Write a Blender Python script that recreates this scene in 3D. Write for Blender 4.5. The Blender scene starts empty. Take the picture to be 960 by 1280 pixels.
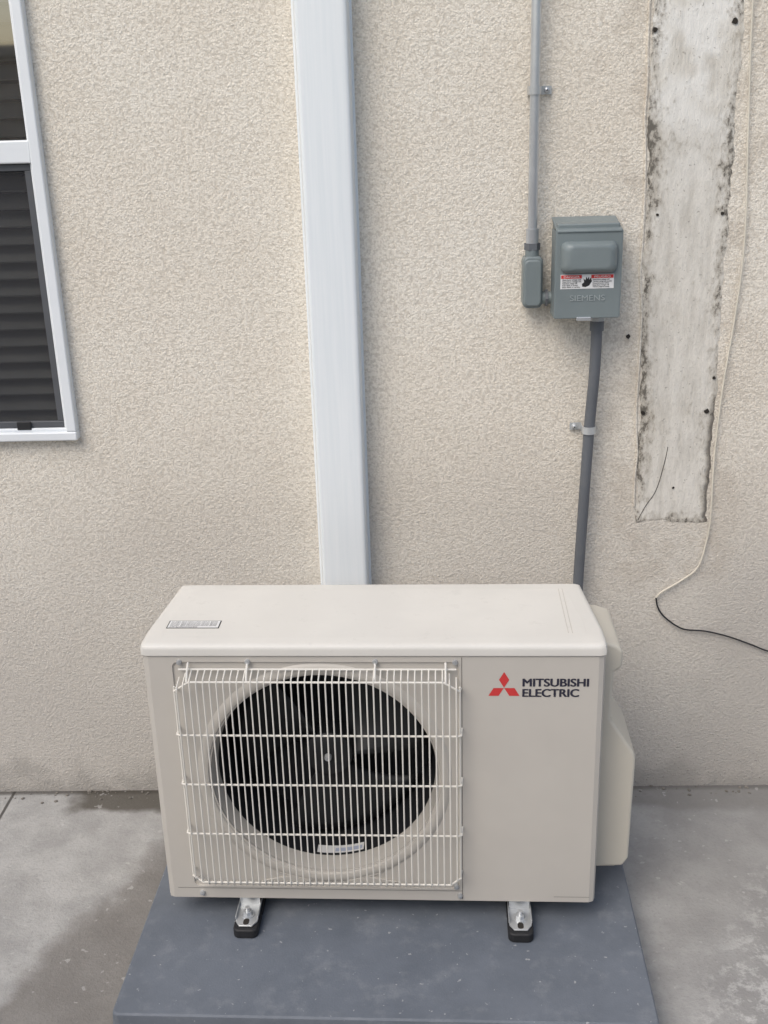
import bpy, bmesh, math, random
from mathutils import Vector, Matrix, noise as mnoise
random.seed(7)
sc=bpy.context.scene
sc.view_settings.view_transform='Standard'; sc.view_settings.look='None'; sc.view_settings.exposure=0
COL=sc.collection

# ------------------------------------------------------------------ materials
class NT:
    def __init__(s,name):
        s.m=bpy.data.materials.new(name); s.m.use_nodes=True; s.t=s.m.node_tree; s.t.nodes.clear()
        s.out=s.n('ShaderNodeOutputMaterial'); s.b=s.n('ShaderNodeBsdfPrincipled'); s.t.links.new(s.b.outputs[0],s.out.inputs[0])
        s.co=s.n('ShaderNodeTexCoord').outputs['Object']
    def n(s,t): return s.t.nodes.new(t)
    def put(s,sock,v):
        if hasattr(v,'is_output'): s.t.links.new(v,sock)
        else:
            if isinstance(v,(tuple,list)) and len(v)==3 and sock.type=='RGBA': v=(*v,1)
            sock.default_value=v
    def xyz(s):
        n=s.n('ShaderNodeSeparateXYZ'); s.put(n.inputs[0],s.co); return n.outputs[0],n.outputs[1],n.outputs[2]
    def attr(s,name):
        n=s.n('ShaderNodeAttribute'); n.attribute_name=name; return n.outputs['Fac']
    def map(s,scale,vec=None):
        n=s.n('ShaderNodeMapping'); s.put(n.inputs[0],vec or s.co); n.inputs['Scale'].default_value=scale; return n.outputs[0]
    def noise(s,scale,detail=4,rough=.6,vec=None,dist=0):
        n=s.n('ShaderNodeTexNoise'); s.put(n.inputs['Vector'],vec or s.co); n.inputs['Scale'].default_value=scale
        n.inputs['Detail'].default_value=detail; n.inputs['Roughness'].default_value=rough; n.inputs['Distortion'].default_value=dist
        return n.outputs[0]
    def vor(s,scale):
        n=s.n('ShaderNodeTexVoronoi'); s.put(n.inputs['Vector'],s.co); n.inputs['Scale'].default_value=scale
        q=s.n('ShaderNodeSeparateXYZ'); s.put(q.inputs[0],n.outputs['Color']); return n.outputs['Distance'],q.outputs[0]
    def m_(s,op,a,b=0,c=0,clamp=False):
        n=s.n('ShaderNodeMath'); n.operation=op; n.use_clamp=clamp
        s.put(n.inputs[0],a); s.put(n.inputs[1],b); s.put(n.inputs[2],c); return n.outputs[0]
    def step(s,v,a,b,lo=0,hi=1):
        n=s.n('ShaderNodeMapRange'); n.interpolation_type='SMOOTHSTEP'; s.put(n.inputs[0],v)
        for i,x in enumerate((a,b,lo,hi)): s.put(n.inputs[i+1],x)
        return n.outputs[0]
    def mix(s,f,a,b,mode='MIX'):
        n=s.n('ShaderNodeMix'); n.data_type='RGBA'; n.blend_type=mode
        s.put(n.inputs[0],f); s.put(n.inputs[6],a); s.put(n.inputs[7],b); return n.outputs[2]
    def bump(s,h,dist,strength=1,prev=None):
        n=s.n('ShaderNodeBump'); s.put(n.inputs['Height'],h); n.inputs['Distance'].default_value=dist; n.inputs['Strength'].default_value=strength
        if prev is not None: s.t.links.new(prev,n.inputs['Normal'])
        return n.outputs[0]
    def set(s,col=None,rough=None,metal=None,nrm=None,spec=None,**k):
        if col is not None: s.put(s.b.inputs['Base Color'],col)
        if rough is not None: s.put(s.b.inputs['Roughness'],rough)
        if metal is not None: s.put(s.b.inputs['Metallic'],metal)
        if spec is not None: s.put(s.b.inputs['Specular IOR Level'],spec)
        if nrm is not None: s.t.links.new(nrm,s.b.inputs['Normal'])
        return s.m

def paint(name,col,rough=.45,var=.06,bump=0,scale=60,metal=0,grime=0.0):
    s=NT(name); n2=s.noise(7,3)
    c=s.mix(s.step(n2,.35,.7),tuple(c*(1-var*2) for c in col),col)
    if grime: c=s.mix(s.m_('MULTIPLY',s.step(s.noise(28,5,.75),.55,.75),grime),c,(.22,.2,.17))
    nr=None
    if bump: nr=s.bump(s.noise(scale,2),bump,.6)
    return s.set(c,rough,metal,nr)

def wall_mat():
    s=NT('stucco'); x,y,z=s.xyz()
    d1,c1=s.vor(235)
    dome=s.m_('MULTIPLY',s.m_('SUBTRACT',.9,d1),s.m_('ADD',.2,c1))
    g=s.noise(125,4,.78)
    h=s.m_('ADD',s.m_('MULTIPLY',dome,.42),g)
    big=s.noise(2.2,2,.6); med=s.noise(10,4,.65)
    base=s.mix(s.step(big,.3,.7),(.83,.765,.66),(.88,.83,.735))
    base=s.mix(s.m_('MULTIPLY',s.step(med,.45,.75),.16),base,(.70,.63,.53))
    base=s.mix(s.m_('MULTIPLY',s.step(h,.68,.46),.50),base,(.47,.415,.34))  # hollows between grains darkened in the colour, as occlusion shade with some dirt
    base=s.mix(s.m_('MULTIPLY',s.step(h,.80,.98),.30),base,(.91,.875,.80))
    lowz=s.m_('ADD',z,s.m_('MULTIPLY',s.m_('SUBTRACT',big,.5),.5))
    base=s.mix(s.m_('MULTIPLY',s.step(lowz,1.05,.02),.70),base,(.48,.465,.445))  # greyer downwards: weathering plus weaker light low down, both put into the colour
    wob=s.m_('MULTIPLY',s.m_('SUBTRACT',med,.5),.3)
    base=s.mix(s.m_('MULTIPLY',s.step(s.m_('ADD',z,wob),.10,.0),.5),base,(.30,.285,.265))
    rep=s.m_('MULTIPLY',s.step(s.m_('ADD',x,wob),1.0,1.2),s.step(s.m_('ADD',z,wob),.70,.40))
    base=s.mix(s.m_('MULTIPLY',rep,.45),base,(.47,.445,.41))
    sm=s.m_('MULTIPLY',s.m_('MULTIPLY',s.step(s.m_('ADD',x,wob),.84,.93),s.step(x,1.12,1.2,1,0)),s.step(s.m_('ADD',z,wob),.5,.62))
    base=s.mix(s.m_('MULTIPLY',s.m_('MULTIPLY',sm,s.step(med,.42,.62)),.32),base,(.47,.405,.33))
    sp=s.m_('MULTIPLY',s.step(g,.60,.66),s.m_('MULTIPLY',s.step(x,.86,1.0),s.step(s.m_('ADD',z,wob),.28,.08)))
    base=s.mix(s.m_('MULTIPLY',sp,.8),base,(.10,.085,.07))
    return s.set(base,.95,0,s.bump(h,.0034,.9),spec=.1)

def scar_mat():
    s=NT('scar_plaster'); x,y,z=s.xyz(); d=s.attr('edge'); dr=s.attr('edge_r')
    st=s.noise(26,5,.7,s.map((1.5,1,.35))); mold=s.noise(80,5,.76,s.map((1,1,.6))); clump=s.noise(6,3,.62)
    c=s.mix(s.step(st,.30,.62),(.58,.55,.49),(.74,.71,.645))
    c=s.mix(s.m_('MULTIPLY',s.step(z,1.25,1.62),s.step(clump,.40,.55)),c,(.85,.84,.80))
    c=s.mix(s.m_('MULTIPLY',s.step(clump,.48,.70),.45),c,(.50,.46,.39))
    near=s.step(d,.0,.042,1,0)
    a=s.m_('ADD',s.m_('ADD',mold,s.m_('MULTIPLY',clump,.55)),s.m_('MULTIPLY',near,.24))
    c=s.mix(s.m_('MULTIPLY',s.step(a,.84,1.04),.5),c,(.32,.28,.22))
    c=s.mix(s.m_('MULTIPLY',s.step(a,1.0,1.12),.8),c,(.08,.072,.06))
    c=s.mix(s.m_('MULTIPLY',s.step(s.noise(150,2,.7),.65,.72),.55),c,(.2,.18,.15))
    rb=s.m_('MULTIPLY',s.step(s.m_('ADD',dr,s.m_('MULTIPLY',mold,.03)),.028,.016),s.step(z,.98,.86))
    c=s.mix(s.m_('MULTIPLY',rb,.85),c,(.10,.09,.08))
    return s.set(c,.9,0,s.bump(s.m_('ADD',st,s.m_('MULTIPLY',mold,.8)),.0032,.9),spec=.15)

def ground_mat():
    s=NT('concrete_ground'); x,y,z=s.xyz()
    med=s.noise(9,5,.65); fine=s.noise(130,3,.7)
    c=s.mix(s.step(med,.32,.7),(.33,.325,.315),(.45,.445,.43))
    c=s.mix(s.m_('MULTIPLY',s.step(fine,.5,.75),.35),c,(.22,.21,.2))
    wob=s.m_('MULTIPLY',s.m_('SUBTRACT',s.noise(5,4,.55),.5),.22)
    ln=s.m_('SUBTRACT',x,s.m_('ADD',-.105,s.m_('MULTIPLY',s.m_('ADD',y,.22),.44)))
    st=s.m_('MULTIPLY',s.step(s.m_('ADD',ln,wob),-.03,.03),s.step(x,.2,.5,1,0))
    c=s.mix(s.m_('MULTIPLY',st,.64),c,(.135,.12,.105))
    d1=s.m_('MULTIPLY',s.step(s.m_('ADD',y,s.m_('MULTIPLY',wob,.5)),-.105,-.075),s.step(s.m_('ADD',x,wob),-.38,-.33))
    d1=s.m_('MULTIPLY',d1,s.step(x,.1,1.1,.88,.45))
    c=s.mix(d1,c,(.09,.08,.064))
    jw=s.step(s.m_('ADD',y,s.m_('MULTIPLY',med,.02)),-.012,.004)
    c=s.mix(s.m_('MULTIPLY',jw,.8),c,(.07,.062,.052))
    c=s.mix(s.m_('MULTIPLY',s.step(s.m_('ADD',x,wob),.8,1.1),.5),c,(.24,.234,.224))
    w=s.m_('MULTIPLY',s.step(s.m_('ADD',s.m_('ADD',x,s.m_('MULTIPLY',y,-.7)),s.m_('MULTIPLY',wob,1.3)),1.34,1.56),s.step(s.noise(26,5,.75),.47,.62))
    c=s.mix(s.m_('MULTIPLY',w,.65),c,(.62,.61,.59))
    c=s.mix(s.m_('MULTIPLY',s.step(s.noise(42,2,.6),.66,.71),.4),c,(.56,.55,.53))
    j=s.step(s.m_('ABSOLUTE',s.m_('SUBTRACT',x,s.m_('ADD',-.494,s.m_('MULTIPLY',s.m_('SUBTRACT',med,.5),.004)))),.002,.005,1,0)
    c=s.mix(s.m_('MULTIPLY',j,.85),c,(.05,.045,.04))
    rough=s.m_('SUBTRACT',.85,s.m_('MULTIPLY',s.m_('MAXIMUM',st,d1),.25))
    return s.set(c,rough,0,s.bump(fine,.0025,.8),spec=.3)

def pad_mat():
    s=NT('pad_plastic'); n=s.noise(8,4,.65); dust=s.noise(22,6,.72)
    c=s.mix(s.step(n,.3,.7),(.125,.143,.170),(.155,.175,.206))
    c=s.mix(s.m_('MULTIPLY',s.step(dust,.5,.72),.25),c,(.33,.34,.35))
    c=s.mix(s.m_('MULTIPLY',s.step(s.noise(80,2,.6),.68,.73),.6),c,(.45,.45,.45))
    return s.set(c,s.step(dust,.3,.7,.5,.72),0,s.bump(s.noise(240,2,.7),.0006,.7))

M={}
M['wall']=wall_mat(); M['scar']=scar_mat(); M['ground']=ground_mat(); M['pad']=pad_mat()
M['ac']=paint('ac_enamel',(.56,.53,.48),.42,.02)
M['ac_top_lit']=paint('ac_enamel_top_lit',(.72,.70,.65),.48,.025,grime=.12)  # cabinet enamel lightened for the stronger light on top, plus some grime
M['cover']=paint('ac_side_cover',(.63,.595,.51),.5,.02)
M['seam']=paint('seam_dark',(.16,.15,.14),.8)
M['black']=paint('black_rubber',(.018,.018,.02),.6)
M['dark']=paint('fan_dark',(.014,.015,.018),.5)
M['blade']=paint('fan_blade',(.010,.011,.013),.5)
M['wire']=paint('guard_wire',(.79,.765,.70),.4,.02)
M['grey']=paint('box_grey',(.20,.235,.24),.42,.05,.0002,300,grime=.08)
M['emb']=paint('box_grey_embossed',(.33,.37,.375),.4,.03)
M['greycond']=paint('conduit_grey',(.13,.14,.155),.5,.06,grime=.15)
M['galv']=paint('galvanised',(.68,.70,.72),.30,.1,metal=.65,grime=.2)
M['zinc']=paint('zinc_plate',(.66,.68,.69),.3,.1,metal=.55)
M['vinyl']=paint('window_vinyl',(.82,.85,.87),.4,.02)
M['screenf']=paint('screen_frame',(.10,.105,.115),.5)
M['slat']=paint('blind_slat',(.40,.38,.355),.6,.08)
M['label']=paint('label_white',(.78,.78,.77),.5,.02)
M['red']=paint('print_red',(.62,.035,.03),.45,.02)
M['logored']=paint('logo_red',(.62,.045,.045),.4,.02)
M['ink']=paint('print_black',(.02,.02,.022),.5,.02)
M['navy']=paint('print_navy',(.025,.025,.045),.45,.02)
M['cablew']=paint('cable_white',(.74,.69,.58),.6)
M['sticker']=paint('sticker_blue',(.45,.5,.62),.5,.02)
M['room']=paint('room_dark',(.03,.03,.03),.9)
M['hole']=paint('hole_dark',(.03,.025,.02),.9)
M['grit']=paint('grit',(.26,.24,.21),.9,.2)
M['skyblock']=paint('sky_blocker_render',(.44,.39,.33),.9,.1)  # finish of the added sky-blocking wall
s=NT('duct_face'); v=s.noise(14,4,.6,s.map((8,8,.25)))
M['duct']=s.set(s.mix(s.step(v,.3,.7),(.78,.825,.845),(.83,.865,.88)),.42,0,s.bump(v,.0006,.5))
def glass(name,base):
    s=NT(name); s.t.nodes.remove(s.b)
    tr=s.n('ShaderNodeBsdfTransparent'); tr.inputs[0].default_value=(.75,.78,.78,1); gl=s.n('ShaderNodeBsdfGlossy'); gl.inputs['Roughness'].default_value=.03
    fr=s.n('ShaderNodeFresnel'); fr.inputs[0].default_value=1.5; mx=s.n('ShaderNodeMixShader')
    s.t.links.new(s.m_('ADD',s.m_('MULTIPLY',fr.outputs[0],1.8),base,clamp=True),mx.inputs[0]); s.t.links.new(tr.outputs[0],mx.inputs[1]); s.t.links.new(gl.outputs[0],mx.inputs[2]); s.t.links.new(mx.outputs[0],s.out.inputs[0]); M[name]=s.m
glass('glass',.06); glass('glass_lowe',.30)
s=NT('insect_screen'); tr=s.n('ShaderNodeBsdfTransparent'); mx=s.n('ShaderNodeMixShader'); mx.inputs[0].default_value=.55
s.set((.035,.035,.04),.7); s.t.links.new(tr.outputs[0],mx.inputs[1]); s.t.links.new(s.b.outputs[0],mx.inputs[2]); s.t.links.new(mx.outputs[0],s.out.inputs[0]); M['screen']=s.m
s=NT('coil_fins'); w=s.n('ShaderNodeTexWave'); s.put(w.inputs[0],s.co); w.bands_direction='X'; w.inputs['Scale'].default_value=60
M['coil']=s.set(s.mix(w.outputs['Fac'],(.008,.009,.011),(.028,.03,.036)),.5)

# ------------------------------------------------------------------ mesh helpers
def empty(name,loc=(0,0,0),rz=0):
    o=bpy.data.objects.new(name,None); o.location=loc; o.rotation_euler=(0,0,rz); COL.objects.link(o); return o
def finish(bm,name,mat,parent=None,smooth=True,bevel=0,segs=3):
    me=bpy.data.meshes.new(name); bmesh.ops.recalc_face_normals(bm,faces=bm.faces[:]); bm.to_mesh(me); bm.free()
    me.materials.append(M[mat] if isinstance(mat,str) else mat)
    o=bpy.data.objects.new(name,me); COL.objects.link(o)
    if parent: o.parent=parent
    if bevel:
        b=o.modifiers.new('bevel','BEVEL'); b.width=bevel; b.segments=segs; b.limit_method='ANGLE'; b.angle_limit=math.radians(35)
    if smooth:
        for p in me.polygons: p.use_smooth=True
        w=o.modifiers.new('wn','WEIGHTED_NORMAL'); w.keep_sharp=True
        me.set_sharp_from_angle(angle=math.radians(35))
    return o
def box(name,x0,x1,y0,y1,z0,z1,mat,parent=None,bevel=0,segs=3):
    bm=bmesh.new(); bmesh.ops.create_cube(bm,size=1)
    for v in bm.verts:
        v.co=Vector((x0+(v.co.x+.5)*(x1-x0),y0+(v.co.y+.5)*(y1-y0),z0+(v.co.z+.5)*(z1-z0)))
    return finish(bm,name,mat,parent,bevel>0,bevel,segs)
def prism(name,pts,axis,a,b,mat,parent=None,bevel=0,segs=3):
    def mk(p,t): return {'z':(p[0],p[1],t),'y':(p[0],t,p[1]),'x':(t,p[0],p[1])}[axis]
    bm=bmesh.new(); A=[bm.verts.new(mk(p,a)) for p in pts]; B=[bm.verts.new(mk(p,b)) for p in pts]
    bm.faces.new(A); bm.faces.new(B[::-1])
    n=len(pts)
    for i in range(n): bm.faces.new((A[i],A[(i+1)%n],B[(i+1)%n],B[i]))
    return finish(bm,name,mat,parent,True,bevel,segs)
def rrect(x0,x1,y0,y1,r,n=6):
    o=[]
    for cx,cy,a in ((x1-r,y0+r,-90),(x1-r,y1-r,0),(x0+r,y1-r,90),(x0+r,y0+r,180)):
        for i in range(n+1):
            t=math.radians(a+90*i/n); o.append((cx+r*math.cos(t),cy+r*math.sin(t)))
    return o
def addtube(bm,pts,r,n=10,cap=True):
    pts=[Vector(p) for p in pts]; rings=[]
    for i,p in enumerate(pts):
        if i==0: t=pts[1]-p
        elif i==len(pts)-1: t=p-pts[-2]
        else: t=(pts[i+1]-p).normalized()+(p-pts[i-1]).normalized()
        t.normalize()
        if i: u=(pu-t*pu.dot(t)).normalized()
        else: u=t.cross(Vector((0,0,1)) if abs(t.z)<.9 else Vector((0,1,0))).normalized()
        pu=u; w=t.cross(u)
        rings.append([bm.verts.new(p+(u*math.cos(2*math.pi*k/n)+w*math.sin(2*math.pi*k/n))*r) for k in range(n)])
    for A,B in zip(rings,rings[1:]):
        for k in range(n): bm.faces.new((A[k],A[(k+1)%n],B[(k+1)%n],B[k]))
    if cap: bm.faces.new(rings[0][::-1]); bm.faces.new(rings[-1])
def tube(name,pts,r,mat,parent=None,n=16):
    bm=bmesh.new(); addtube(bm,pts,r,n); return finish(bm,name,mat,parent)
def lathe(name,prof,c,mat,parent=None,n=96,capend=False):
    bm=bmesh.new(); R=[]
    for r,y in prof: R.append([bm.verts.new((c[0]+r*math.cos(2*math.pi*k/n),c[1]+y,c[2]+r*math.sin(2*math.pi*k/n))) for k in range(n)])
    for A,B in zip(R,R[1:]):
        for k in range(n): bm.faces.new((A[k],A[(k+1)%n],B[(k+1)%n],B[k]))
    if capend: bm.faces.new(R[-1])
    return finish(bm,name,mat,parent)
def smoothpts(P,k=8):
    P=[Vector(p) for p in P]; o=[]
    for i in range(len(P)-1):
        p0=P[max(i-1,0)];p1=P[i];p2=P[i+1];p3=P[min(i+2,len(P)-1)]
        for j in range(k):
            t=j/k; o.append(.5*((2*p1)+(p2-p0)*t+(2*p0-5*p1+4*p2-p3)*t*t+(3*p1-p0-3*p2+p3)*t**3))
    o.append(P[-1]); return o
def text(name,body,x,z,y,size,mat,parent,width=None,depth=.0003,bold=0,sx=1,flat_top=False,align='LEFT'):
    cu=bpy.data.curves.new(name,'FONT'); cu.body=body; cu.size=size; cu.extrude=depth; cu.offset=bold; cu.align_x=align
    o=bpy.data.objects.new(name,cu); COL.objects.link(o)
    dg=bpy.context.evaluated_depsgraph_get(); me=bpy.data.meshes.new_from_object(o.evaluated_get(dg)); bpy.data.objects.remove(o)
    xs=[v.co.x for v in me.vertices]; w=max(xs)-min(xs)
    k=(width/w) if width else 1
    x0=min(xs)
    for v in me.vertices:
        a,b,c=(v.co.x-(x0 if width else 0))*k,v.co.y,v.co.z
        v.co=Vector((x+a,z+b,y+c)) if flat_top else Vector((x+a,y-c,z+b))
    me.materials.clear(); me.materials.append(M[mat]); o=bpy.data.objects.new(name,me); COL.objects.link(o); o.parent=parent; return o
def apply_bool(o,cutters):
    for c in cutters:
        m=o.modifiers.new('b','BOOLEAN'); m.operation='DIFFERENCE'; m.object=c; m.solver='EXACT'
    dg=bpy.context.evaluated_depsgraph_get(); me=bpy.data.meshes.new_from_object(o.evaluated_get(dg))
    o.modifiers.clear(); o.data=me
    for c in cutters: bpy.data.objects.remove(c)

# ------------------------------------------------------------------ ground
bm=bmesh.new(); vs=[bm.verts.new(p) for p in ((-60,-60,0),(60,-60,0),(60,60,0),(-60,60,0))]; bm.faces.new(vs); finish(bm,'concrete_ground','ground',None,False)

# ------------------------------------------------------------------ wall with window opening
WX0,WX1,WZ0,WZ1=-.86,-.228,.874,2.05
wall=empty('stucco_wall')
bm=bmesh.new()
xs=[-5,WX0+.012,WX1-.012,5]; zs=[-.05,WZ0+.012,WZ1-.012,3.4]
V={}
for i,x in enumerate(xs):
    for j,z in enumerate(zs): V[i,j]=bm.verts.new((x,0,z))
for i in range(3):
    for j in range(3):
        if (i,j)!=(1,1): bm.faces.new((V[i,j],V[i+1,j],V[i+1,j+1],V[i,j+1]))
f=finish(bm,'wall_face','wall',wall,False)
me=f.data
if me.polygons[0].normal.y>0: me.flip_normals()
sol=f.modifiers.new('s','SOLIDIFY'); sol.thickness=.15; sol.offset=-1
# strip of old plaster where something was removed
bm=bmesh.new(); lay=bm.verts.layers.float.new('edge'); lr=bm.verts.layers.float.new('edge_r'); rows=[]
NZ,NX=420,34; ZA,ZB_=.664,2.6
def rag(z,seed): return .006*mnoise.noise(Vector((z*9,seed,0)))+.0045*mnoise.noise(Vector((z*31,seed,3)))+.003*mnoise.noise(Vector((z*95,seed,7)))
for j in range(NZ+1):
    z=ZA+(ZB_-ZA)*j/NZ
    xl=.9455-.018*(z-.7)+rag(z,1.3); xr=1.094-.003*(z-.7)+rag(z,8.1)
    row=[]
    for i in range(NX+1):
        u=i/NX; x=xl+(xr-xl)*u
        zz=z+((rag(x*1.3,4.4)*.8+.006*math.sin(u*5))*(1-j/6) if j<6 else 0)
        de=min(x-xl,xr-x,zz-ZA+.004)
        yy=-.0012*min(1,max(de,0)/.006)-.0003
        v=bm.verts.new((x,yy,zz)); v[lay]=max(de,0); v[lr]=xr-x; row.append(v)
    rows.append(row)
for A,B in zip(rows,rows[1:]):
    for i in range(NX): bm.faces.new((A[i],A[i+1],B[i+1],B[i]))
finish(bm,'plaster_scar','scar',wall)
bm=bmesh.new()
for x,z,r in ((.910,1.064,.0055),(.948,.905,.005),(1.078,.905,.006),(1.088,.975,.004),(.932,1.63,.005),(1.076,1.64,.006),(1.08,1.30,.004),(.955,1.30,.003),(1.02,.74,.003)):
    a=[]
    for k in range(9):
        t=2*math.pi*k/9; rr=r*random.uniform(.7,1.15); a.append(bm.verts.new((x+rr*math.cos(t),-.0035,z+rr*math.sin(t))))
    bm.faces.new(a)
finish(bm,'fastener_holes','hole',wall,False)
bm=bmesh.new()
addtube(bm,smoothpts([(.950,-.0015,.668),(.965,-.0017,.70),(.985,-.0017,.735),(.998,-.0017,.79),(1.004,-.0017,.83)],6),.0007,5); finish(bm,'hairline_crack','hole',wall)
bm=bmesh.new()
for i in range(380):
    x=random.uniform(-1.6,2.2); r=random.choice((.0015,.002,.003,.0045))*random.uniform(.6,1.2)
    m=Matrix.Translation((x,-abs(random.gauss(0,.022))-.002,r*.3))@Matrix.Rotation(random.random()*6,4,'Z')@Matrix.Diagonal((r,r*random.uniform(.6,1),r*.6,1))
    bmesh.ops.create_icosphere(bm,subdivisions=1,radius=1,matrix=m)
finish(bm,'mortar_crumbs','grit',wall,False)

# ------------------------------------------------------------------ window
win=empty('window')
def frame(name,x0,x1,z0,z1,w,y0,y1,mat,bev=.002,wb=None):
    wb=wb or w
    box(name+'_bottom',x0,x1,y0,y1,z0,z0+wb,mat,win,bev); box(name+'_top',x0,x1,y0,y1,z1-w,z1,mat,win,bev)
    box(name+'_left',x0,x0+w,y0+.0005,y1,z0+wb,z1-w,mat,win,bev); box(name+'_right',x1-w,x1,y0+.0005,y1,z0+wb,z1-w,mat,win,bev)
frame('frame',WX0,WX1,WZ0,WZ1,.021,-.022,.06,'vinyl',.003,.019)
frame('inner_stop',WX0+.021,WX1-.021,WZ0+.019,WZ1-.021,.006,-.010,.05,'vinyl',.0015)
box('meeting_rail',WX0+.0215,WX1-.0215,-.017,.03,1.428,1.470,'vinyl',win,.003)
sx0,sx1,sz0,sz1=WX0+.028,WX1-.028,WZ0+.026,1.427
frame('screen_frame',sx0,sx1,sz0,sz1,.013,-.006,.004,'screenf',.0015)
box('screen_latch',-.355,-.325,-.012,-.006,WZ0+.022,WZ0+.040,'black',win,.002)
def quad(name,x0,x1,z0,z1,y,mat,par):
    bm=bmesh.new(); vs=[bm.verts.new(p) for p in ((x0,y,z0),(x1,y,z0),(x1,y,z1),(x0,y,z1))]; bm.faces.new(vs); return finish(bm,name,mat,par,False)
quad('insect_mesh',sx0+.012,sx1-.012,sz0+.012,sz1-.012,0,'screen',win)
quad('pane_lower',WX0+.02,WX1-.02,WZ0+.02,1.44,.022,'glass',win)
quad('pane_upper',WX0+.02,WX1-.02,1.46,WZ1-.02,.008,'glass_lowe',win)
bm=bmesh.new(); z=WZ0+.03
while z<WZ1:
    t=random.uniform(-.03,.03)+math.radians(38)
    m=Matrix.Translation((-.545,.062,z))@Matrix.Rotation(t,4,'X')@Matrix.Diagonal((.58,.044,.004,1)); bmesh.ops.create_cube(bm,size=1,matrix=m); z+=.0345
finish(bm,'shutter_slats','slat',win,False)
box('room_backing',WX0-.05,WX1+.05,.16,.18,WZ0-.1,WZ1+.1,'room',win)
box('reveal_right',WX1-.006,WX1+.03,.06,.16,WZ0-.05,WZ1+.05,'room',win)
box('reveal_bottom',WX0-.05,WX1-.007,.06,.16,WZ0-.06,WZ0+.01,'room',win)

# ------------------------------------------------------------------ white line-set duct
duct=empty('downspout_duct')
prism('duct_cover',[(.2735,-.003),(.2735,-.052),(.2765,-.063),(.284,-.068),(.3620,-.068),(.3695,-.063),(.3725,-.052),(.3725,-.003)],'z',.10,3.0,'duct',duct,.0015,2)
prism('duct_base',[(.2655,.0),(.2655,-.012),(.2735,-.012),(.3725,-.012),(.3765,-.012),(.3765,0)],'z',.101,2.999,'duct',duct,.001,2)

# ------------------------------------------------------------------ EMT conduit
con=empty('metal_conduit')
cx=.7125
tube('pipe',[(cx-.003,-.028,3.0),(cx-.001,-.028,1.6),(cx-.001,-.03,1.275)],.0092,'galv',con,20)
tube('connector',[(cx-.001,-.03,1.283),(cx-.001,-.03,1.247)],.0125,'galv',con,20)
tube('connector_nut',[(cx-.001,-.03,1.256),(cx-.001,-.03,1.243)],.0155,'greycond',con,6)
def strap(par,x,z,y,r,ang=0):
    bm=bmesh.new(); h=.0075
    prof=[(x-r-.001,-.002)]+[(x+math.cos(math.pi+math.pi*k/12)*(r+.001),y+math.sin(math.pi+math.pi*k/12)*(r+.001)) for k in range(13)]+[(x+r+.001,-.004),(x+r+.024,-.004)]
    th=.0018; inner=[]
    P=[Vector(p) for p in prof]
    for i,p in enumerate(P):
        t=(P[min(i+1,len(P)-1)]-P[max(i-1,0)]).normalized(); inner.append(p+Vector((t.y,-t.x))*th)
    A=[[bm.verts.new((p.x,p.y,zz)) for p in L] for L in (P,inner) for zz in (z-h,z+h)]
    a,b,c,d=A
    for i in range(len(P)-1):
        bm.faces.new((a[i],a[i+1],b[i+1],b[i])); bm.faces.new((c[i],d[i],d[i+1],c[i+1])); bm.faces.new((a[i],c[i],c[i+1],a[i+1])); bm.faces.new((b[i],b[i+1],d[i+1],d[i]))
    bm.faces.new((a[-1],c[-1],d[-1],b[-1])); bm.faces.new((a[0],b[0],d[0],c[0]))
    finish(bm,'strap','zinc',par)
    lathe('strap_screw',[(.001,-.0125),(.0042,-.011),(.0055,-.007),(.0055,-.004)],(x+r+.015,0,z),'zinc',par,16)
    lathe('strap_screw_slot',[(.0001,-.0129),(.0016,-.0129)],(x+r+.015,0,z),'hole',par,8)
strap(con,cx-.001,1.532,-.028,.0092)
prism('elbow_body',rrect(.6935,.732,1.132,1.232,.011),'y',-.045,-.006,'grey',con,.004,3)
prism('elbow_cover',rrect(.6955,.729,1.137,1.226,.010),'y',-.052,-.044,'grey',con,.003,3)
tube('elbow_hub',[(cx-.001,-.03,1.228),(cx-.001,-.03,1.246)],.0135,'grey',con,20)
tube('elbow_nipple',[(.728,-.03,1.150),(.756,-.03,1.150)],.0125,'grey',con,20)
tube('elbow_locknut',[(.738,-.03,1.150),(.743,-.03,1.150)],.0165,'greycond',con,8)

# ------------------------------------------------------------------ disconnect box
db=empty('electrical_disconnect_box')
x0,x1,z0,z1,yf=.7505,.8745,1.118,1.301,-.088
box('enclosure',x0+.003,x1-.003,-.078,-.004,z0+.002,z1-.006,'grey',db,.003)
prism('lid',[(-.080,z0),(-.0885,z0),(-.0885,z1-.016),(-.004,z1+.001),(-.004,z1-.003),(-.080,z1-.018)],'x',x0,x1,'grey',db,.0018,3)
box('lid_flange_left',x0-.0012,x0+.0012,-.088,-.03,z0+.002,z1-.019,'grey',db,.0005)
box('lid_flange_right',x1-.0012,x1+.0012,-.088,-.03,z0+.002,z1-.019,'grey',db,.0005)
bm=bmesh.new(); loops=[]
for ins,dy,r in ((0,0,.012),(.001,.005,.012),(.004,.012,.012),(.010,.018,.011),(.018,.020,.010)):
    loops.append([bm.verts.new((p[0],-.0885-dy,p[1])) for p in rrect(x0+.009+ins,x1-.008-ins,1.205+ins*.7,1.2635-ins*.6,r)])
for A,B in zip(loops,loops[1:]):
    for i in range(len(A)): bm.faces.new((A[i],A[(i+1)%len(A)],B[(i+1)%len(A)],B[i]))
bm.faces.new(loops[-1]); finish(bm,'door_bulge','grey',db)
box('door_lip',x0+.002,x1-.002,-.0905,-.087,z1-.021,z1-.0175,'grey',db,.001)
lz0,lz1=1.175,1.202; lx0,lx1=x0+.010,x1-.013
box('warning_label',lx0,lx1,-.0891,-.0884,lz0,lz1,'label',db)
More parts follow.
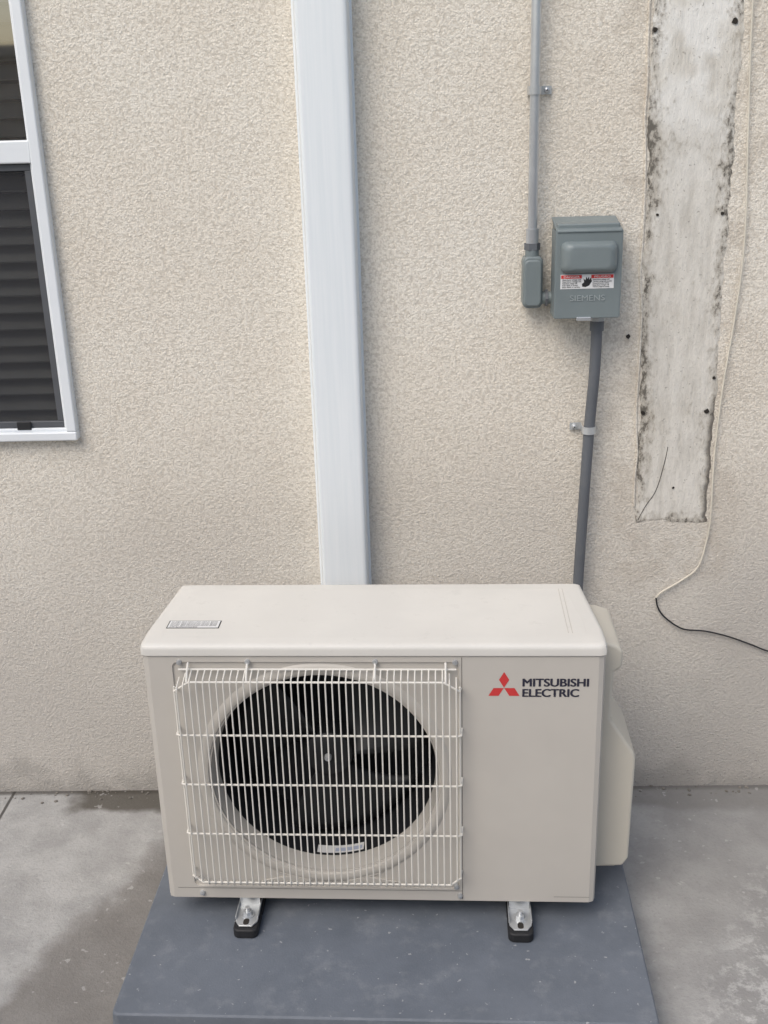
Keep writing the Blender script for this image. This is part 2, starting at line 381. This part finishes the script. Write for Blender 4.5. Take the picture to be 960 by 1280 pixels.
for a,b in ((lx0+.001,lx0+.040),(lx1-.043,lx1-.001)):
    box('label_header',a,b,-.0895,-.0888,lz1-.0075,lz1-.001,'red',db)
text('danger_text','DANGER',lx0+.006,lz1-.0062,-.0896,.0055,'label',db,.030)
text('danger_text','PELIGRO',lx1-.037,lz1-.0062,-.0896,.0055,'label',db,.030)
for a in (lx0+.003,lx1-.040):
    for i in range(5): text('label_line',random.choice(('Hazardous voltage will','Disconnect power before','cause death or serious','Tension peligrosa puede')),a,lz1-.0110-.0034*i,-.0893,.0034,'ink',db,random.uniform(.028,.036))
cxh=(lx0+lx1)/2
prism('pictogram_hand',[(cxh-.009,lz0+.004),(cxh-.003,lz0+.003),(cxh+.004,lz0+.006),(cxh+.009,lz0+.014),(cxh+.007,lz0+.021),(cxh+.004,lz0+.017),(cxh+.003,lz0+.023),(cxh+.0005,lz0+.018),(cxh-.002,lz0+.023),(cxh-.003,lz0+.016),(cxh-.007,lz0+.019),(cxh-.006,lz0+.012),(cxh-.010,lz0+.009)],'y',-.0893,-.0888,'ink',db)
text('embossed_name','SIEMENS',x0+.029,1.152,-.0888,.0155,'emb',db,.066,.0010,0)
box('hasp',.793,.820,-.092,-.080,z0-.004,z0+.003,'galv',db,.001)
box('knockout_plate',.813,.826,-.074,-.060,z0-.006,z0+.002,'galv',db,.001)

# ------------------------------------------------------------------ whip conduit
wc=empty('electrical_conduit')
wp=[(.840,-.045,1.10),(.839,-.043,1.0),(.834,-.034,.88),(.828,-.033,.7),(.823,-.033,.53),(.8225,-.045,.44),(.823,-.09,.38),(.823,-.16,.36)]
tube('pipe',smoothpts(wp,8),.0112,'greycond',wc,18)
tube('connector',[(.840,-.045,1.112),(.840,-.045,1.086)],.0138,'greycond',wc,18)
tube('locknut',[(.840,-.045,1.1195),(.840,-.045,1.106)],.0165,'zinc',wc,8)
strap(wc,.8335,.880,-.034,.0112)
for ob in [o for o in wc.children if o.name.startswith('strap')]:
    for v in ob.data.vertices: v.co.x=2*.8335-v.co.x
    ob.data.flip_normals()

# ------------------------------------------------------------------ loose cable on wall
cab=empty('wall_cable')
W_=[(1.105,1.9),(1.104,1.67),(1.115,1.45),(1.125,1.25),(1.119,1.1),(1.105,.95),(1.100,.8),(1.102,.68),(1.098,.62),(1.083,.56),(1.05,.528),(1.01,.503),(.998,.488)]
tube('cable_light',smoothpts([(x,-.007-.002*(i%2),z) for i,(x,z) in enumerate(W_)],8),.0020,'cablew',cab,8)
W2=[(.998,.488),(1.003,.465),(1.02,.44),(1.06,.412),(1.11,.405),(1.16,.392),(1.21,.372),(1.26,.352),(1.34,.34),(1.6,.32),(2.0,.35)]
tube('cable_dark',smoothpts([(x,-.007-.001*(i%2),z) for i,(x,z) in enumerate(W2)],8),.0018,'ink',cab,8)
tube('old_caulk',smoothpts([(.918+random.uniform(-.003,.003)+(1.7-z)*.024,-.002,z) for z in [1.9-.06*i for i in range(21)]],4),.0022,'wall',wall,6)

# ------------------------------------------------------------------ pad and AC unit
OY=-.5297; RZ=-.0276
pad=empty('equipment_pad',(0,OY,0),RZ)
bm=bmesh.new()
loops=[[bm.verts.new((p[0],p[1],z)) for p in rrect(-.048-g,.875+g,-.236-g,.470+g,.012+g)] for z,g in ((0,.006),(.066,.001),(.072,0),(.075,-.003))]
for A,B in zip(loops,loops[1:]):
    for i in range(len(A)): bm.faces.new((A[i],A[(i+1)%len(A)],B[(i+1)%len(A)],B[i]))
bm.faces.new(loops[-1]); finish(bm,'pad_slab','pad',pad)

ac=empty('air_conditioner_outdoor_unit',(0,OY,0),RZ)
ZB,ZT,D=.125,.655,.252; ZL=ZT-.020
outline=[(0.0,.012),(.0035,.0035),(.012,0),(.784,0),(.7925,.0035),(.796,.012),(.796,.06),(.779,D-.004),(.774,D),(.020,D),(.015,D-.004),(.0,.06)]
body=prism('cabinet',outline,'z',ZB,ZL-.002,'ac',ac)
body.modifiers.clear()
fx,fz=.307,.390
def cyl(name,r,y0,y1):
    bm=bmesh.new(); n=96; A=[bm.verts.new((fx+r*math.cos(2*math.pi*k/n),y0,fz+r*math.sin(2*math.pi*k/n))) for k in range(n)]; B=[bm.verts.new((v.co.x,y1,v.co.z)) for v in A]
    bm.faces.new(A); bm.faces.new(B[::-1])
    for k in range(n): bm.faces.new((A[k],A[(k+1)%n],B[(k+1)%n],B[k]))
    return finish(bm,name,'ac',None,False)
c1=cyl('cut',.2045,-.02,.22); c1.parent=ac
c2=prism('cut2',rrect(.053,.547,.152,ZL-.014,.010),'y',-.02,.0035,'ac',ac); c2.modifiers.clear()
apply_bool(body,[c1,c2])
for p in body.data.polygons: p.use_smooth=False
b=body.modifiers.new('bv','BEVEL'); b.width=.0016; b.segments=3; b.limit_method='ANGLE'; b.angle_limit=math.radians(50)
def seam(a,b_,w=.0012,y=-.0004):
    bm=bmesh.new(); a=Vector((a[0],0,a[1])); b2=Vector((b_[0],0,b_[1])); d=(b2-a).normalized(); n=Vector((-d.z,0,d.x))*w/2
    vs=[bm.verts.new((q.x,y,q.z)) for q in (a-n,b2-n,b2+n,a+n)]; bm.faces.new(vs); finish(bm,'panel_seam','seam',ac,False)
seam((.5525,ZB+.004),(.5525,ZL-.004)); seam((.02,.1475),(.552,.1475),.001); seam((.72,.137),(.785,.137),.0008)
box('lid_shadow_gap',.006,.790,.004,.2,ZL-.0025,ZL+.001,'seam',ac)
lo=[(-.002,.010),(.0005,.001),(.010,-.003),(.786,-.003),(.7955,.001),(.798,.010),(.798,.055),(.780,D+.002),(.773,D+.006),(.021,D+.006),(.014,D+.002),(-.002,.055)]
def inset(pts,d):
    cx=.4; cy=.12; return [(p[0]+(d if p[0]<cx else -d),p[1]+(d if p[1]<cy else -d)) for p in pts]
bm=bmesh.new(); loops=[[bm.verts.new((p[0],p[1],z)) for p in inset(lo,g)] for z,g in ((ZL,0),(ZT-.009,0),(ZT-.004,.0016),(ZT-.0012,.005),(ZT,.011),(ZT,.030),(ZT+.0014,.033))]
bm.faces.new(loops[0])
for A,B in zip(loops,loops[1:]):
    for i in range(len(A)): bm.faces.new((A[i],A[(i+1)%len(A)],B[(i+1)%len(A)],B[i]))
bm.faces.new(loops[-1]); finish(bm,'lid','ac_top_lit',ac)
box('lid_crease',.742,.743,.04,.225,ZT+.001,ZT+.0019,'ac',ac); box('lid_crease',.735,.736,.04,.225,ZT+.001,ZT+.0019,'ac',ac)
def tquad(name,x0,x1,y0,y1,z,mat): box(name,x0,x1,y0,y1,z-.0006,z,mat,ac)
tquad('sticker_border',.032,.126,.060,.090,ZT+.0020,'ink'); tquad('sticker',.0338,.1242,.0616,.0884,ZT+.0023,'label')
for i in range(5): text('sticker_text','CAUTION  READ INSTALLATION MANUAL BEFORE',.037,.0825-.0050*i,ZT+.0024,.0042,'ink',ac,.083 if i<4 else .05,.0001,0,1,True)
C=(fx,0,fz)
lathe('fan_ring',[(.228,.0036),(.2250,.0020),(.221,-.0006),(.214,-.0014),(.209,.0005),(.2055,.006),(.203,.014),(.1995,.030),(.1985,.042)],C,'ac',ac)
lathe('fan_shroud',[(.1985,.042),(.1975,.06),(.198,.18)],C,'dark',ac)
lathe('coil_back',[(.203,.18),(.1,.1801),(.0005,.1802)],C,'coil',ac)
for sgn in (-1,1):
    xx=fx+sgn*.045
    prism('panel_chevron',[(xx-sgn*.0,.159),(xx+sgn*.085,.164),(xx+sgn*.030,.176),(xx+sgn*.055,.186),(xx-sgn*.012,.167)][::sgn],'y',.0005,.0038,'ac',ac,.001,2)
bm=bmesh.new()
for b_ in range(3):
    a0=2*math.pi*b_/3+.5; NR,NA=8,10; G=[]
    for i in range(NR+1):
        r=.045+(.185-.045)*i/NR; row=[]
        sw=.9+.35*(i/NR); off=.35*(i/NR)
        for j in range(NA+1):
            t=j/NA; a=a0+off+sw*(t-.5)*1.25; y=.105+(t-.5)*.05+.012*(i/NR)
            row.append(bm.verts.new((fx+r*math.cos(a),y,fz+r*math.sin(a))))
        G.append(row)
    for i in range(NR):
        for j in range(NA): bm.faces.new((G[i][j],G[i][j+1],G[i+1][j+1],G[i+1][j]))
o=finish(bm,'fan_blades','blade',ac); m=o.modifiers.new('s','SOLIDIFY'); m.thickness=.003
lathe('fan_hub',[(.0005,.068),(.030,.070),(.044,.078),(.048,.095),(.048,.12)],C,'blade',ac,48)
lathe('hub_nut',[(.0005,.060),(.005,.060),(.007,.063),(.007,.070)],C,'zinc',ac,12)
bm=bmesh.new()
def arc(a0,a1,y0,y1,r=.1965,n=14):
    A=[];B=[]
    for k in range(n+1):
        a=math.radians(a0+(a1-a0)*k/n); A.append(bm.verts.new((fx+r*math.cos(a),y0,fz+r*math.sin(a)))); B.append(bm.verts.new((fx+r*math.cos(a),y1,fz+r*math.sin(a))))
    for k in range(n): bm.faces.new((A[k],A[k+1],B[k+1],B[k]))
arc(262,288,.046,.068); finish(bm,'shroud_label','label',ac)
bm=bmesh.new(); arc(272,287,.050,.060,.1960); finish(bm,'shroud_label_print','sticker',ac)
# guard grille
g=bmesh.new(); gy=-.030; rw=.00135; N=42; gx0,gx1=.064,.543; dz=-.007
for i in range(N):
    x=gx0+(gx1-gx0)*i/(N-1); e=min(i,N-1-i); cut=max(0,(2-e))*.008
    zt=.606-cut+dz; zb_=.186+cut*.6+dz
    addtube(g,[(x,-.002,zt+.010),(x,gy+.004,zt+.003),(x,gy,zt-.006),(x,gy,zb_+.006),(x,gy+.004,zb_-.002),(x,-.002,zb_-.014)],rw,8)
rb=.0019
for zz in (.4995,.3990,.2950):
    zz+=dz
    addtube(g,[(gx0-.010,0.001,zz),(gx0-.008,gy+.006,zz),(gx0-.002,gy+.0032,zz),(gx1+.002,gy+.0032,zz),(gx1+.008,gy+.006,zz),(gx1+.010,.001,zz)],rb,8)
addtube(g,[(gx0-.008,.001,.571),(gx0-.006,gy+.008,.577),(gx0+.022,gy+.0032,.597),(gx1-.022,gy+.0032,.597),(gx1+.006,gy+.008,.577),(gx1+.008,.001,.571)],rb,8)
addtube(g,[(gx0-.008,.001,.193),(gx0-.006,gy+.008,.193),(gx0+.012,gy+.0032,.182),(gx1-.012,gy+.0032,.182),(gx1+.006,gy+.008,.193),(gx1+.008,.001,.193)],rb,8)
addtube(g,[(gx0,-.004,.6095),(gx1,-.004,.6095)],rb,8)
addtube(g,[(gx0-.006,gy+.010,.585),(gx0-.006,gy+.010,.190)],rb,8)
addtube(g,[(gx1+.006,gy+.010,.585),(gx1+.006,gy+.010,.190)],rb,8)
for x in (gx0+.018,.185,.405,gx1-.018):
    addtube(g,[(x,gy+.004,.596),(x,-.014,.613),(x,-.003,.622)],rb,8)
finish(g,'fan_guard','wire',ac)
for x,z in ((.066,.622),(.185,.623),(.405,.623),(.541,.622),(.541,.158),(.066,.1375),(.548,.1375)):
    lathe('guard_screw',[(.0003,-.006),(.004,-.005),(.005,-.001),(.005,.004)],(x,0,z),'zinc',ac,12)
# emblem
s_=.0180; lx,lz=.6245,.5725
bm=bmesh.new()
for a in (90,210,330):
    P=[(0,0)]+[(math.cos(math.radians(a+d))*l,math.sin(math.radians(a+d))*l) for d,l in ((-30,s_),(0,s_*math.sqrt(3)),(30,s_))]
    k=.97; cxp=sum(p[0] for p in P)/4; czp=sum(p[1] for p in P)/4
    bm.faces.new([bm.verts.new((lx+cxp+(p[0]-cxp)*k,-.0005,lz+czp+(p[1]-czp)*k)) for p in P])
finish(bm,'emblem','logored',ac,False)
for i,dx in enumerate((-.0008,-.0003,.0003,.0008)):
    text('name_line','MITSUBISHI',.6565+dx,.5755+(i%2)*.0004,-.0004-.00007*i,.0212,'navy',ac,.111,.0002,0)
    text('name_line','ELECTRIC',.6565+dx,.5555+(i%2)*.0004,-.0004-.00007*i,.0212,'navy',ac,.095,.0002,0)
prism('side_cover',[(.786,.615),(.806,.616),(.828,.608),(.838,.598),(.838,.566),(.824,.556),(.822,.462),(.828,.452),(.866,.392),(.871,.380),(.868,.158),(.858,.140),(.786,.136)],'y',.085,.245,'cover',ac,.006,4)
box('side_cover_lower_lip',.798,.846,.10,.235,.1285,.137,'cover',ac,.002)
box('base_pan',.015,.778,.012,D-.01,ZB-.008,ZB+.001,'cover',ac,.002)
for fxx in (.151,.658):
    prism('rubber_foot',rrect(fxx-.023,fxx+.023,-.052,.010,.012),'z',.0752,.094,'black',ac,.003)
    box('foot_rail',fxx-.023,fxx+.023,.010,.24,.0752,.094,'black',ac,.003)
    prism('foot_bracket',[(fxx-.0205,.03),(fxx-.0205,-.030),(fxx-.012,-.043),(fxx+.012,-.043),(fxx+.0205,-.030),(fxx+.0205,.03)],'z',.0945,.0975,'zinc',ac,.0008,2)
    for sg in (-1,1): box('foot_bracket_flange',fxx+sg*.0205-.001,fxx+sg*.0205+.001,-.026,.03,.0975,.104,'zinc',ac,.0004)
    box('foot_bracket_web',fxx-.019,fxx+.019,.014,.017,.0975,ZB-.006,'zinc',ac)
    prism('foot_slot',rrect(fxx-.0055,fxx+.0055,-.040,-.024,.005),'z',.0972,.0978,'hole',ac)
    bm=bmesh.new()
    for (r,h0,h1,n) in ((.0125,.0976,.0992,24),(.0085,.0992,.106,6),(.0045,.106,.114,12)):
        bmesh.ops.create_cone(bm,cap_ends=True,segments=n,radius1=r,radius2=r,depth=h1-h0,matrix=Matrix.Translation((fxx,-.012,(h0+h1)/2)))
    finish(bm,'foot_bolt','zinc',ac,False)

# ------------------------------------------------------------------ unseen wall added behind the camera to block the low sky
bw=empty('sky_blocker'); box('sky_blocker_face',-9,10,-4.2,-4.05,-.05,1.82,'skyblock',bw,.01); box('sky_blocker_cap',-9,10,-4.23,-4.02,1.822,1.88,'skyblock',bw,.01)

# ------------------------------------------------------------------ light
w=bpy.data.worlds.new('World'); sc.world=w; w.use_nodes=True; nt=w.node_tree; nt.nodes.clear()
sky=nt.nodes.new('ShaderNodeTexSky'); sky.sky_type='NISHITA'; sky.sun_disc=False
EL,AZ=math.radians(50),math.radians(214)
sky.sun_elevation=EL; sky.sun_rotation=AZ; sky.air_density=1.2; sky.dust_density=3
bg=nt.nodes.new('ShaderNodeBackground'); bg.inputs[1].default_value=.15; o=nt.nodes.new('ShaderNodeOutputWorld')
nt.links.new(sky.outputs[0],bg.inputs[0]); nt.links.new(bg.outputs[0],o.inputs[0])
sd=bpy.data.lights.new('sun','SUN'); sd.energy=1.5; sd.angle=math.radians(36); sd.color=(1,.96,.90)
so=bpy.data.objects.new('sun',sd); COL.objects.link(so)
to=Vector((math.sin(AZ)*math.cos(EL),math.cos(AZ)*math.cos(EL),math.sin(EL)))
so.rotation_euler=to.to_track_quat('Z','Y').to_euler(); so.location=to*8

# ------------------------------------------------------------------ camera
yaw,p,r=.0359,.3518,-.0295
f=Vector((-math.sin(yaw)*math.cos(p),math.cos(yaw)*math.cos(p),-math.sin(p))); rt=Vector((math.cos(yaw),math.sin(yaw),0)); up=rt.cross(f)
rt2=rt*math.cos(r)+up*math.sin(r); up2=-rt*math.sin(r)+up*math.cos(r)
cd=bpy.data.cameras.new('camera'); cd.sensor_fit='VERTICAL'; cd.sensor_height=36; cd.sensor_width=27; cd.lens=36*1372.93/1280; cd.clip_end=500; cd.clip_start=.05
co=bpy.data.objects.new('camera',cd); COL.objects.link(co)
mm=Matrix((rt2,up2,-f)).transposed().to_4x4(); mm.translation=Vector((.4876,-2.2110,1.5078)); co.matrix_world=mm
sc.camera=co
